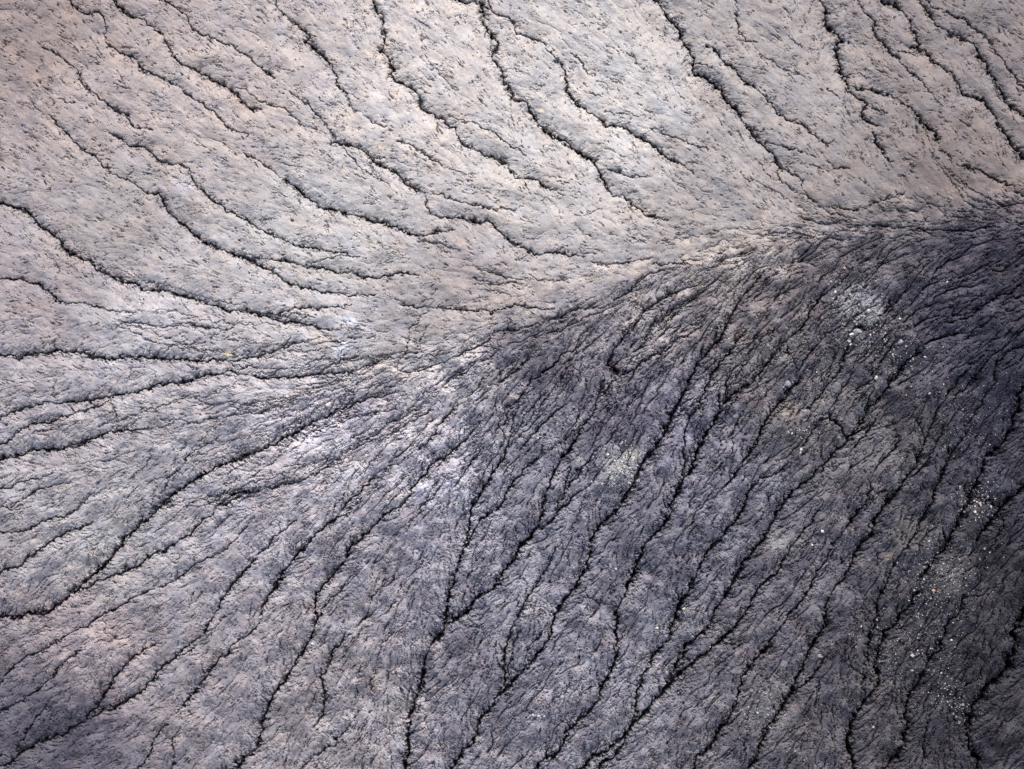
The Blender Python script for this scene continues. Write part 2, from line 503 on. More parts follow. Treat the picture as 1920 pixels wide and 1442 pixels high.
def build():
    G=load()
    # orient each line downstream (away from the divide) and densify
    segs=[]
    for w,p in G:
        d=dist_poly(p[[0,-1]],RIDGE)
        if d[0]>d[1]: p=p[::-1]
        segs.append((w,p))
    # ---- flow direction on a coarse grid from the channels
    K=16
    cw,ch=GW//K+2,GH//K+2
    CX,CY=np.meshgrid(np.arange(cw)*K-MG,np.arange(ch)*K-MG)
    FX=np.zeros(CX.shape);FY=np.zeros(CX.shape);FW=np.zeros(CX.shape)
    for w,p in segs:
        if w<.9 or dist_poly(p[[0,-1]],RIDGE).max()<75 or w<1.25: continue
        for a,b in zip(p[:-1],p[1:]):
            m=(a+b)/2;d=b-a;L=np.hypot(*d)
            if L<1: continue
            wt=L*w**1.5/((CX-m[0])**2+(CY-m[1])**2+48**2)**1.6
            FX+=wt*d[0]/L;FY+=wt*d[1]/L;FW+=wt
    mag=np.hypot(FX,FY)/FW          # low where opposing flows meet: the divide
    gain=1+0.5*smooth(CY-(-0.35*(CX-760)+640),0,300)*smooth(CX,400,1100)
    gx=FX/FW*gain;gy=FY/FW*gain
    # ---- relief whose gradient follows the flow (Poisson, Neumann borders)
    S=0.17
    H=np.zeros(CX.shape)
    div=np.zeros(CX.shape)
    px=-S*gx;py=-S*gy
    # solve by mirrored FFT
    def mir(a,sx,sy):
        a=np.concatenate([a,sx*a[:,::-1]],1);return np.concatenate([a,sy*a[::-1]],0)
    PX=mir(px,-1,1);PY=mir(py,1,-1)
    ky=np.fft.fftfreq(PX.shape[0])[:,None]*2*np.pi;kx=np.fft.fftfreq(PX.shape[1])[None]*2*np.pi
    D=1j*kx*np.fft.fft2(PX)+1j*ky*np.fft.fft2(PY)
    k2=kx**2+ky**2;k2[0,0]=1
    H=np.real(np.fft.ifft2(-D/k2))[:CX.shape[0],:CX.shape[1]]*K
    H0=upsample(H.astype(f4),K,GH,GW)
    fx=upsample((FX/np.hypot(FX,FY)).astype(f4),K,GH,GW);fy=upsample((FY/np.hypot(FX,FY)).astype(f4),K,GH,GW)
    n=np.hypot(fx,fy)+1e-6;fx/=n;fy/=n
    tick('flow')
    Y,X=np.mgrid[0:GH,0:GW].astype(f4);PXX=X-MG;PYY=Y-MG
    yr=np.interp(np.arange(GW)-MG,*zip(*sorted(CREST_LINE))).astype(f4)[None]
    south=smooth(PYY-yr+noise(50,5)*9+noise(14,6)*4,-12,60)*smooth(PXX+noise(90,7)*30,560,900)
    soft=np.clip(260-0.16*PXX,45,260)                # the shoulder is broad at the nose and tightens to the right
    face=smooth((PYY-yr+noise(50,8)*14)/soft,-.12,1)*smooth(PXX+noise(90,7)*30,560,900)
    low=np.maximum(smooth(PYY,560,800)*(.45+.55*smooth(PXX,300,950)),face)
    H0-=np.median(H0)
    # channels that reach the edge of the traced ground carry on along the slope
    ext=[]
    r0=np.random.default_rng(3)
    for w,p in segs:
        for end in (0,-1):
            e=p[end]
            if not(e[0]<80 or e[0]>1842 or e[1]<80 or e[1]>1364): continue
            if w<1.15: continue
            o=p[1] if end==0 else p[-2]
            d=(e-o)/np.hypot(*(e-o)); q=[]; c=e.copy(); cw=w*(1 if end else .8)
            for k in range(14):
                i,j=int(np.clip(c[1]+MG,0,GH-1)),int(np.clip(c[0]+MG,0,GW-1))
                f=np.array([fx[i,j],fy[i,j]])*(1 if end else -1)
                d=0.5*d+0.5*f+r0.normal(0,.32,2); d/=np.hypot(*d)
                c=c+d*13; q.append(c.copy())
                if not(-MG<c[0]<1920+MG and -MG<c[1]<1442+MG): break
            p=np.vstack([np.array(q)[::-1],p]) if end==0 else np.vstack([p,q])
        ext.append((w,p))
    segs=ext
    # hairline rills that fan out from the crest and the nose
    for k in range(150):
        if k<105:
            x=r0.uniform(790,1900);y=np.interp(x,*zip(*sorted(CREST_LINE)))+r0.uniform(12,260)
        else:
            a=r0.uniform(1.9,3.5);q=r0.uniform(40,420);x=770+q*math.cos(a);y=660+q*math.sin(a)*.9
        c=np.array([x,y]);pts=[c.copy()];d=None;L=int(r0.uniform(9,30));ph=r0.uniform(-.25,.25)
        for _ in range(L):
            i,j=int(np.clip(c[1]+MG,0,GH-1)),int(np.clip(c[0]+MG,0,GW-1))
            f=np.array([fx[i,j],fy[i,j]]);f=f+ph*np.array([-f[1],f[0]])
            d=f if d is None else .5*d+.5*f+r0.normal(0,.13,2);d=d/np.hypot(*d)
            c=c+d*11
            if not(-MG<c[0]<1920+MG and -MG<c[1]<1442+MG): break
            pts.append(c.copy())
        if len(pts)>3: segs.append((r0.uniform(.25,.85),np.array(pts)))
    # where the traced channels really lie once the relief's parallax is allowed for
    segs2=[]
    for w,p in segs:
        z=samp(H0,p[:,0]+MG,p[:,1]+MG)*CELL
        segs2.append((w,np.array([960,721])+(p-[960,721])*(1-z[:,None]/CAMH)))
    segs=segs2
    # ---- wander of the channels
    wx=noise(24,11)*1.8+noise(7,12)*0.6;wy=noise(24,13)*1.8+noise(7,14)*0.6
    core=np.zeros((GH,GW),f4);bank=np.zeros((GH,GW),f4)
    wmod=np.clip(1+0.5*noise(15,15)+.2*noise(50,16),.2,2.5)
    dmod=np.clip(1+0.35*noise(28,17)+0.25*noise(9,18),.25,1.5)
    for w,p in segs:
        q=p+MG
        n_=len(q)-1
        for i,(a,b) in enumerate(zip(q[:-1],q[1:])):
            w0=w*(0.45+0.55*min(1,i/1.5));w1=w*(0.45+0.55*min(1,(i+1)/1.5))
            if i==n_-1: w1*=0.6
            R=int(14*w+14) if w>=.9 else 9
            x0=max(0,int(min(a[0],b[0])-R));x1=min(GW,int(max(a[0],b[0])+R));y0=max(0,int(min(a[1],b[1])-R));y1=min(GH,int(max(a[1],b[1])+R))
            if x1<=x0 or y1<=y0: continue
            sl=(slice(y0,y1),slice(x0,x1))
            xx=X[sl]+wx[sl];yy=Y[sl]+wy[sl]
            d=b-a;t=np.clip(((xx-a[0])*d[0]+(yy-a[1])*d[1])/(d@d),0,1)
            r=np.hypot(xx-a[0]-t*d[0],yy-a[1]-t*d[1])
            ww=w0+(w1-w0)*t
            wc=(0.5+0.38*ww)*wmod[sl]*(1+.30*low[sl])
            c=(.6+2.45*ww)*(dmod[sl]+.25*low[sl])*np.exp(-(r/np.maximum(wc,.6))**2)
            bb=(2.0*ww**1.3)*np.exp(-(r/(5.0*ww+3)))*np.clip((R-r)/10,0,1)
            np.maximum(core[sl],c,out=core[sl]);np.maximum(bank[sl],bb,out=bank[sl])
    tick('channels')
    # ---- hummocky relief between channels
    def along(a,ux,uy,L,step):
        hh,ww=a.shape
        Yy,Xx=np.mgrid[0:hh,0:ww].astype(f4)
        tot=a.copy();wsum=1.0
        U=ux.ravel();V=uy.ravel()
        for sg in (1,-1):
            x=Xx.copy();y=Yy.copy()
            for k in range(1,int(L/step)+1):
                i=np.clip(y,0,hh-1).astype(np.int32)*ww+np.clip(x,0,ww-1).astype(np.int32)
                x+=sg*step*U[i];y+=sg*step*V[i]
                wk=math.cos(k*step/L*math.pi/2)**2+1e-3
                tot+=wk*samp(a,x,y);wsum+=wk
        tot-=tot.mean();return (tot/tot.std()).astype(f4)
    F2X=fx[::2,::2];F2Y=fy[::2,::2];sh2=F2X.shape
    hA=along(noise(18,21,beta=4,shape=sh2),F2X,F2Y,17,3.0)      # half-size grid
    hB=along(noise(5,22,beta=4,shape=sh2),F2X,F2Y,8,2.0)
    hum=upsample(hA,2,GH,GW)*(0.9+1.1*low)*(.75+.4*noise(80,25))+upsample(hB,2,GH,GW)*(0.3+0.25*low)+noise(60,24,beta=3.5)*(1.4+0.9*low)+noise(20,23,beta=3.5)*0.3
    tick('hummocks')
    h=H0+hum-bank*1.0-core*0.8
    h=h.astype(f4)
    # ---- droplets cut rills down the local slope
    def rills(h,N,L,carve,sig,seed,mask=None,follow=0.9,jit=0.28,blurA=0.8,k=2.0):
        r=np.random.default_rng(seed)
        g=blur(h,sig);gy_,gx_=np.gradient(g)
        gx_=gx_.ravel();gy_=gy_.ravel()
        x=r.uniform(1,GW-2,N).astype(f4);y=r.uniform(1,GH-2,N).astype(f4)
        if mask is not None:
            keep=r.uniform(size=N)<mask[y.astype(int),x.astype(int)]
            x=x[keep];y=y[keep]
        N=len(x)
        life=r.integers(L//4,L,N)
        dx=np.zeros(N,f4);dy=np.zeros(N,f4);acc=np.zeros(GW*GH,f4)
        FXr=fx.ravel();FYr=fy.ravel()
        for s in range(L):
            i=y.astype(np.int32)*GW+x.astype(np.int32)
            acc+=np.bincount(i,minlength=GW*GH).astype(f4) if s%1==0 else 0
            gx=-gx_[i]+0.0;gy=-gy_[i]
            m=np.hypot(gx,gy)+1e-4
            gx=gx/m+follow*FXr[i];gy=gy/m+follow*FYr[i]
            dx=0.45*dx+0.55*gx+jit*r.standard_normal(len(x)).astype(f4)
            dy=0.45*dy+0.55*gy+jit*r.standard_normal(len(x)).astype(f4)
            m=np.hypot(dx,dy)+1e-4;dx/=m;dy/=m
            x=x+dx;y=y+dy
            ok=(life>s)&(x>1)&(x<GW-2)&(y>1)&(y<GH-2)
            if not ok.all(): x=x[ok];y=y[ok];dx=dx[ok];dy=dy[ok];life=life[ok]
            if len(x)==0: break
        acc=acc.reshape(GH,GW)
        acc=blur(acc,blurA)
        return np.maximum(np.log1p(np.maximum(acc,0)/k)-(0.4-0.12*low),0)*carve*(1.7+1.8*low)
    tick('hum')
    R=np.zeros_like(h)
    sched=[(20000,110,1.1,1.6,101),(32000,70,1.2,1.2,102),(50000,45,1.2,0.9,103),(70000,26,1.2,0.9,104)]
    strm=0.12+0.88*smooth(noise(34,31)+0.6*noise(13,32),0.0,1.2)
    strm=np.maximum(strm,0.75*low)
    for N,L,c,sg,sd in sched:
        a=rills(h,N,L,c,sg,sd,mask=strm)
        h-=a;R+=a
        tick('rills')
    # ---- short strokes combed down the local slope, longer and denser on the lower face
    g=blur(H0-bank-core*.6+hum*(.75-.35*low),6);qy,qx=np.gradient(g);qx=-qx+(0.10+.10*low)*fx;qy=-qy+(0.10+.10*low)*fy;m=np.hypot(qx,qy)+1e-5
    qx/=m;qy/=m
    jx=noise(5,43,beta=3)*.30+noise(14,44)*.12;qx,qy=qx-jx*qy,qy+jx*qx
    stk=along(noise(2.8,41,beta=3),qx,qy,7,1.75)
    comb=along(noise(3.0,42,beta=3),qx,qy,26,3.0)
    del g,m,jx
    tick('strokes')
    # ---- crackled crust: elongated plates along the flow
    def crust(cell,ar,seed,warp=2.0):
        wx=noise(cell*2.2,seed+1)*warp;wy=noise(cell*2.2,seed+2)*warp
        x=(X+wx)/cell;y=(Y+wy)/cell
        ix=np.floor(x).astype(np.int32);iy=np.floor(y).astype(np.int32)
        r=np.random.default_rng(seed)
        J=r.uniform(0.05,0.95,(2,512,512)).astype(f4)
        F1=np.full(X.shape,9,f4);F2=np.full(X.shape,9,f4)
        for oy in (-1,0,1):
            for ox in (-1,0,1):
                cx=ix+ox;cy=iy+oy
                k=(cy&511)*512+(cx&511)
                ddx=cx+J[0].ravel()[k]-x;ddy=cy+J[1].ravel()[k]-y
                u=(ddx*qx+ddy*qy)/ar;v=ddx*qy-ddy*qx
                d=u*u+v*v
                np.minimum(F2,np.maximum(F1,d),out=F2);np.minimum(F1,d,out=F1)
        F1=np.sqrt(F1);F2=np.sqrt(F2)
        return F2-F1
    e1=crust(14,1.7,51,4.0)
    tick('crust')
    m1=smooth(noise(34,71)+0.4*noise(10,72),-0.5,0.9);m2=smooth(noise(24,73),-0.9,0.7)
    near=smooth(blur(np.minimum(core,6),7),0.25,1.3)
    pat=smooth(noise(30,91)+0.6*noise(11,92),0.0,1.4)
    k1=(0.04+0.22*pat*(1-low)+0.7*low*m1+0.6*near)*np.clip(1+.6*noise(12,75),0,2)
    kc=(0.10+0.45*pat*(1-low)+0.9*low*(.45+.55*m2)+0.5*near)
    crk=np.exp(-(e1/0.12)**2)*4.2*k1+np.maximum(comb-0.45,0)*4.0*kc*np.clip(1+.45*noise(11,77)+.3*noise(40,78),.1,2)
    pil=np.minimum(e1,0.5)*1.2*k1
    fine=noise(3.6,81,beta=3)*0.10+noise(8,82)*0.09
    h-=np.maximum(stk-0.8,0)*(0.05+2.4*pat+1.2*near)
    h=h-crk+pil+fine*(0.7+0.6*low)
    h-=core*1.6
    # gravel patches roughen the ground
    info=dict(south=.35*south+.65*face,low=low,near=near,m1=m1,core=core,bank=bank,R=R,fx=fx,fy=fy,PX=PXX,PY=PYY)
    tick('done')
    return h,info

h, info = build()
PX, PY = info['PX'], info['PY']

# ------------------------------------------------------------------ soil colour (pigment patch by patch, with some shading and corner vignetting baked in)
SOIL_AND_SHADE = '''
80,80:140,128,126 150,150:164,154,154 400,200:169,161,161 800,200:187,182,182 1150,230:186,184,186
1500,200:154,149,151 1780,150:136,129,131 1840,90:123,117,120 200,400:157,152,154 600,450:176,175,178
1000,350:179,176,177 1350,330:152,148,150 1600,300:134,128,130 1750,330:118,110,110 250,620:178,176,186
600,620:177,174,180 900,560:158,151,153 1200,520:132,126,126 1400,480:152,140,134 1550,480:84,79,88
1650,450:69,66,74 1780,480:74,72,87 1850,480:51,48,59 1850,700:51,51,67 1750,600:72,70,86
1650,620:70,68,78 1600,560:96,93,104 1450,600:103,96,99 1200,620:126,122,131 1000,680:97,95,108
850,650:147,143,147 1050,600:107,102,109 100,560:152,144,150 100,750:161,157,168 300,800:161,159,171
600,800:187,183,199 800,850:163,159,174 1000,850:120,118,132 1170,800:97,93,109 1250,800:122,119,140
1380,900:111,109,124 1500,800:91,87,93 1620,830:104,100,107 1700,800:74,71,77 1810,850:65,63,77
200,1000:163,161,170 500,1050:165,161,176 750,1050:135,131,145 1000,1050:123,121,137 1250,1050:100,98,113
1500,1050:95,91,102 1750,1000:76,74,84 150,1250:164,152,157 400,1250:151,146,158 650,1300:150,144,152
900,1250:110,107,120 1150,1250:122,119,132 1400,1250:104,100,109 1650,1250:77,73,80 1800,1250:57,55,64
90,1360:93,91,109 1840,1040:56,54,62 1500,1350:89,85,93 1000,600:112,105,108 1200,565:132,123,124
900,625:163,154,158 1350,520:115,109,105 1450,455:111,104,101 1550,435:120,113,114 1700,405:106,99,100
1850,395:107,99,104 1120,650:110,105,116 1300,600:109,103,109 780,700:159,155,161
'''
def soil():
    pts = []; cols = []
    for t in SOIL_AND_SHADE.split():
        p, c = t.split(':')
        pts.append([float(v) for v in p.split(',')]); cols.append([float(v) / 255 for v in c.split(',')])
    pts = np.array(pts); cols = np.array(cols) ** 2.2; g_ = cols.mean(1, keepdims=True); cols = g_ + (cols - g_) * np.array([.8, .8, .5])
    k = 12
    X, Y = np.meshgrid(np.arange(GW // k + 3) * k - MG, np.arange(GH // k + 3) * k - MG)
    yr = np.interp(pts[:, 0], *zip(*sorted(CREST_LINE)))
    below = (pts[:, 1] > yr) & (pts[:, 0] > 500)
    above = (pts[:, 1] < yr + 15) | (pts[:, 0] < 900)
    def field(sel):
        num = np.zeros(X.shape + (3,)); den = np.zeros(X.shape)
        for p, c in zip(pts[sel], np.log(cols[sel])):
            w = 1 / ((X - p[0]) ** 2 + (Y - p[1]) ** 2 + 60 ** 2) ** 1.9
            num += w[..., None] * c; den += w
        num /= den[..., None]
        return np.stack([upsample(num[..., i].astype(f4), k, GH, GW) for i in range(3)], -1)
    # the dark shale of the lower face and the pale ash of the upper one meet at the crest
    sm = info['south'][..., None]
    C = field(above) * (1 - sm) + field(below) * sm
    # tongues and flecks of darker clay, drawn out with the flow
    low, south, fx, fy = info['low'], info['south'], info['fx'], info['fy']
    wob = noise(70, 301) * 26; wob2 = noise(70, 302) * 26
    yi = np.clip(np.arange(GH)[:, None] + wob, 0, GH - 1).astype(int); xi = np.clip(np.arange(GW)[None] + wob2, 0, GW - 1).astype(int)
    C = .5 * C + .5 * C[yi, xi]
    n1 = noise(48, 303); n2 = noise(16, 304); n3 = noise(5, 305)
    mott = smooth(n1 + 0.35 * n2 + 0.12 * n3, -0.9, 1.1) - 0.5
    C += (mott * (0.12 + 0.40 * low))[..., None] * np.array([1, 1, .85])
    blot = smooth(noise(22, 306) + 0.6 * noise(8, 307), 1.0, 2.1)
    C -= (blot * 0.12)[..., None] * np.array([1.05, 1, .8])
    C += (n3 * 0.03)[..., None]
    # lobes of darker shale and of pale dust on the lower face
    for x, y, rx, ry, rot, a in LOBES:
        R = int(max(rx, ry) * 2.2); x0, x1, y0, y1 = [int(v) for v in (max(0, x + MG - R), x + MG + R, max(0, y + MG - R), y + MG + R)]
        sl = (slice(y0, y1), slice(x0, x1)); dx = PX[sl] - x; dy = PY[sl] - y; c, s = math.cos(rot), math.sin(rot)
        r = np.hypot((dx * c + dy * s) / rx, (-dx * s + dy * c) / ry) + n2[sl] * .16 + n1[sl] * .12 + n3[sl] * .05
        C[sl] += ((1 - smooth(r, .55, 1.35)) * math.log(a))[..., None] * np.array([1, 1, .85])
    # warm and cool dust
    tint = noise(60, 308) + 0.4 * noise(12, 309)
    C += tint[..., None] * np.array([0.014, 0, -0.018])
    # pale buff dust along the crest of the divide
    cd = np.full(PX.shape, 1e9, np.float32)
    for a, b in zip(CREST[:-1], CREST[1:]):
        a = np.array(a, float); b = np.array(b, float); d = b - a
        t = np.clip(((PX - a[0]) * d[0] + (PY - a[1]) * d[1]) / (d @ d), 0, 1)
        np.minimum(cd, np.hypot(PX - a[0] - t * d[0] + n2 * 3, PY - a[1] - t * d[1] + n2 * 3).astype(np.float32), out=cd)
    dust = np.exp(-(cd / 13) ** 2) * (.7 + .25 * n2)
    C += dust[..., None] * np.array([.24, .21, .15])
    C = np.exp(C)
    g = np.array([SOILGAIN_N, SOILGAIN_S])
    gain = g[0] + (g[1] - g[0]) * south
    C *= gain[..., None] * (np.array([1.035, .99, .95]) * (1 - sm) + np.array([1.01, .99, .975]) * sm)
    def patch(x, y, rx, ry, rot, col, amt, edge=0.35, nz=6):
        R = max(rx, ry) * 1.8
        x0, x1, y0, y1 = int(x + MG - R), int(x + MG + R), int(y + MG - R), int(y + MG + R)
        sl = (slice(max(y0, 0), y1), slice(max(x0, 0), x1))
        dx = PX[sl] - x; dy = PY[sl] - y; c, s = math.cos(rot), math.sin(rot)
        r = np.hypot((dx * c + dy * s) / rx, (-dx * s + dy * c) / ry) + n3[sl] * 0.10 + n2[sl] * 0.12
        m = (1 - smooth(r, 1 - edge, 1 + edge)) * amt
        C[sl] = C[sl] * (1 - m[..., None]) + np.array(col) * m[..., None]
    for a in PATCHES: patch(*a)
    return np.clip(C, 0.008, 0.75)
LOBES = [(1000, 680, 75, 42, .45, .74), (870, 705, 42, 24, .4, .86), (1250, 790, 52, 62, .7, .85), (1120, 760, 40, 30, .5, .85), (620, 1080, 66, 28, -.9, .84),
    (480, 1130, 40, 20, -.5, .87), (760, 1275, 90, 32, -.2, .84), (560, 1335, 80, 26, -.2, .84), (1000, 1170, 80, 44, -.9, 1.16), (1060, 1290, 66, 34, -.5, 1.16),
    (690, 1320, 70, 30, -.2, 1.14), (1450, 660, 70, 24, -.3, 1.24), (1620, 865, 66, 26, .2, 1.16), (1220, 640, 70, 26, -.5, 1.14), (1340, 770, 34, 40, .6, .84),
    (440, 760, 50, 24, .1, .90), (300, 790, 26, 34, 0, .90), (700, 745, 60, 26, -.6, .90), (850, 1240, 40, 66, .3, .88), (1290, 1000, 60, 30, -.8, .84), (1440, 960, 30, 24, 0, .84),
    (1500, 1100, 60, 26, -.6, 1.12), (1360, 1060, 44, 24, -.7, 1.12), (1600, 1180, 60, 40, .6, .86), (1400, 1220, 50, 26, -.6, .86), (1330, 1300, 60, 30, -.3, 1.14), (960, 1010, 50, 30, -.8, .86),
    (230, 540, 60, 18, .4, .92), (760, 930, 60, 30, -.8, 1.08), (400, 900, 60, 26, -.5, 1.06), (270, 1080, 80, 40, -.5, 1.06), (230, 1240, 90, 40, -.6, 1.08), (130, 1350, 90, 34, -.4, .72),
    (1540, 740, 46, 26, -.5, 1.16), (1660, 760, 50, 30, 0, .86), (1730, 880, 36, 60, .6, .88), (1220, 1170, 40, 50, .6, .9), (1560, 1330, 70, 40, -.5, .86), (1240, 1330, 70, 30, -.6, 1.10)]
CREST = [(1925, 350), (1856, 358), (1700, 372), (1580, 392), (1470, 404), (1390, 428), (1310, 456), (1200, 500), (1090, 530), (960, 560), (860, 585), (800, 610), (765, 650), (748, 690), (762, 735), (790, 780), (815, 800)]
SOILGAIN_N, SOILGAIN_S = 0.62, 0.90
PATCHES = [
    (1160, 872, 38, 27, 0.9, (.30, .29, .30), .85, .25), (1190, 850, 19, 10, 0.2, (.40, .37, .34), .9, .3),
    (1600, 574, 38, 32, 0.5, (.24, .23, .245), .8, .35), (1475, 768, 22, 16, .6, (.23, .20, .17), .5, .5),
    (1430, 800, 30, 14, -1.0, (.17, .155, .15), .5, .5), (1460, 1010, 24, 20, .5, (.22, .205, .20), .6, .5),
    (1450, 1350, 40, 22, .1, (.17, .16, .16), .55, .5), (1700, 1000, 40, 24, -.6, (.12, .11, .10), .4, .5),
    (1770, 1085, 46, 30, -.9, (.13, .12, .118), .4, .5), (425, 662, 5, 9, .3, (.50, .42, .24), .75, .5),
    (655, 600, 16, 8, .2, (.52, .55, .62), .5, .6), (640, 655, 16, 12, -.8, (.50, .52, .58), .55, .6),
    (600, 637, 12, 4, -.1, (.50, .42, .32), .4, .6), (1015, 212, 6, 4, .3, (.55, .46, .32), .7, .5),
    (160, 210, 5, 14, 0, (.5, .42, .38), .2, .6), (655, 245, 16, 7, .6, (.56, .48, .42), .3, .7),
    (1270, 210, 6, 3, 0, (.56, .5, .42), .2, .6), (340, 345, 20, 16, .4, (.33, .33, .40), .35, .6),
    (1660, 1042, 10, 8, .2, (.20, .15, .12), .4, .5), (1300, 1148, 18, 16, .6, (.22, .21, .22), .5, .4),
    (1225, 1165, 18, 20, .9, (.20, .20, .22), .5, .5), (1350, 470, 70, 14, -.32, (.42, .36, .30), .35, .7),
    (1120, 505, 10, 8, 0, (.45, .43, .43), .5, .5), (1060, 790, 14, 26, .7, (.24, .23, .25), .5, .5),
    (1405, 1035, 16, 10, 0, (.15, .14, .14), .3, .5), (1180, 1350, 50, 24, -.3, (.20, .185, .18), .3, .6),
]
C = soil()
tick('soil')

# ------------------------------------------------------------------ materials
def principled(name, rough=0.95, spec=0.15):
    m = bpy.data.materials.new(name); m.use_nodes = True
    b = m.node_tree.nodes['Principled BSDF']
    b.inputs['Roughness'].default_value = rough
    b.inputs['Specular IOR Level'].default_value = spec
    return m, m.node_tree.nodes, m.node_tree.links, b
def soil_material():
    m, n, l, b = principled('weathered_clay', 0.97, 0.08)
    at = n.new('ShaderNodeAttribute'); at.attribute_name = 'soil'
    tc = n.new('ShaderNodeTexCoord')
    nz = n.new('ShaderNodeTexNoise'); nz.inputs['Scale'].default_value = 7.0; nz.inputs['Detail'].default_value = 3; nz.inputs['Roughness'].default_value = .65
    l.new(tc.outputs['Object'], nz.inputs['Vector'])
    mr = n.new('ShaderNodeMapRange'); mr.inputs[1].default_value = .3; mr.inputs[2].default_value = .7; mr.inputs[3].default_value = .88; mr.inputs[4].default_value = 1.12
    l.new(nz.outputs[0], mr.inputs[0])
    mx = n.new('ShaderNodeVectorMath'); mx.operation = 'SCALE'
    l.new(at.outputs['Color'], mx.inputs[0]); l.new(mr.outputs[0], mx.inputs['Scale'])
    l.new(mx.outputs[0], b.inputs['Base Color'])
    bp = n.new('ShaderNodeBump'); bp.inputs['Strength'].default_value = .3; bp.inputs['Distance'].default_value = .04
    l.new(nz.outputs[0], bp.inputs['Height']); l.new(bp.outputs[0], b.inputs['Normal'])
    return m

def set_mesh(name, verts, faces4, mat, smooth_shade=True, k=4):
    me = bpy.data.meshes.new(name)
    me.vertices.add(len(verts)); me.vertices.foreach_set('co', verts.astype(np.float32).ravel())
    nf = len(faces4)
    me.loops.add(nf * k); me.polygons.add(nf)
    me.loops.foreach_set('vertex_index', faces4.astype(np.int32).ravel())
    me.polygons.foreach_set('loop_start', np.arange(0, nf * k, k, dtype=np.int32))
    me.polygons.foreach_set('loop_total', np.full(nf, k, np.int32))
    me.polygons.foreach_set('use_smooth', np.full(nf, smooth_shade, bool))
    me.materials.append(mat)
    me.update(calc_edges=True)
    return me

# ------------------------------------------------------------------ the eroded slope: one sheet, fine where the picture looks, coarse to the far distance
def terrain():
    ext = 5 * 1.22 ** np.arange(26); ext = np.cumsum(ext)
    xs = np.concatenate([-ext[::-1], np.arange(GW), GW - 1 + ext])
    ys = np.concatenate([-ext[::-1], np.arange(GH), GH - 1 + ext])
    ix = np.clip(xs, 0, GW - 1).astype(int); iy = np.clip(ys, 0, GH - 1).astype(int)
    Z = h[iy][:, ix].astype(np.float32)
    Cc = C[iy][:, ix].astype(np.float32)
    dX = np.maximum(0, np.maximum(-xs, xs - GW + 1))[None]; dY = np.maximum(0, np.maximum(-ys, ys - GH + 1))[:, None]
    d = np.hypot(dX, dY)
    o = d > 0
    rr = np.random.default_rng(9)
    Z = Z + np.where(o, -60 * (1 - np.exp(-d / 900)) + np.minimum(d * .05, 30) * rr.standard_normal(Z.shape) * .35, 0)
    XX, YY = np.meshgrid((xs - MG - 960) * CELL, -(ys - MG - 721) * CELL)
    V = np.stack([XX, YY, Z * CELL], -1).reshape(-1, 3)
    w = len(xs); hh = len(ys)
    a = (np.arange(hh - 1)[:, None] * w + np.arange(w - 1)[None]).ravel()
    F = np.stack([a, a + w, a + w + 1, a + 1], 1)
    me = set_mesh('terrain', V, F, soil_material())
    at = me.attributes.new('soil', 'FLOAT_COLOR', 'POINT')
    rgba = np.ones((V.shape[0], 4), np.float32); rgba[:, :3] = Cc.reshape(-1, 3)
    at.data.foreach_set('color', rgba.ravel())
    ob = bpy.data.objects.new('terrain', me); scene.collection.objects.link(ob)
    ob['kind'] = 'structure'
    return ob
terrain()
tick('terrain mesh')

def ground(px, py):
    """ground point seen at a picture position, allowing for the height of the ground there"""
    x, y = np.asarray(px, float), np.asarray(py, float)
    for _ in range(3):
        z = samp(h, x + MG, y + MG) * CELL
        x = 960 + (px - 960) * (1 - z / CAMH); y = 721 + (py - 721) * (1 - z / CAMH)
    z = samp(h, x + MG, y + MG) * CELL
    return (x - 960) * CELL, -(y - 721) * CELL, z

# ------------------------------------------------------------------ gravel: loose angular chips beyond counting
def ico(sub):
    bm = bmesh.new(); bmesh.ops.create_icosphere(bm, subdivisions=sub, radius=1)
    v = np.array([p.co[:] for p in bm.verts]); f = np.array([[q.index for q in p.verts] for p in bm.faces]); bm.free()
    return v, f
def gravel(name, px, py, size, cols, seed):
    r = np.random.default_rng(seed)
    v, f = ico(1)
    n = len(px)
    x, y, z = ground(px, py)
    S = size[:, None] * r.uniform(.6, 1.25, (n, 3)); S[:, 2] *= .7
    jit = 1 + r.uniform(-.28, .22, (n, len(v), 1))
    P = v[None] * jit * S[:, None]
    a = r.uniform(0, 2 * np.pi, n); t = r.uniform(-.5, .5, n)
    ca, sa, ct, st = np.cos(a), np.sin(a), np.cos(t), np.sin(t)
    X = P[..., 0] * ct[:, None] + P[..., 2] * st[:, None]; Z = -P[..., 0] * st[:, None] + P[..., 2] * ct[:, None]
    P = np.stack([X * ca[:, None] - P[..., 1] * sa[:, None], X * sa[:, None] + P[..., 1] * ca[:, None], Z], -1)
    P += np.stack([x, y, z + size * .25], -1)[:, None]
    F = (f[None] + (np.arange(n) * len(v))[:, None, None]).reshape(-1, 3)
    m, nn, l, b = principled(name + '_stone', 0.85, .3)
    at = nn.new('ShaderNodeAttribute'); at.attribute_name = 'soil'; l.new(at.outputs['Color'], b.inputs['Base Color'])
    me = set_mesh(name, P.reshape(-1, 3), F, m, False, 3)
    ca_ = me.attributes.new('soil', 'FLOAT_COLOR', 'POINT')
    rgba = np.ones((n, len(v), 4), np.float32); rgba[..., :3] = cols[:, None]
    ca_.data.foreach_set('color', rgba.ravel())
    ob = bpy.data.objects.new(name, me); scene.collection.objects.link(ob)
    ob['kind'] = 'stuff'
    return ob
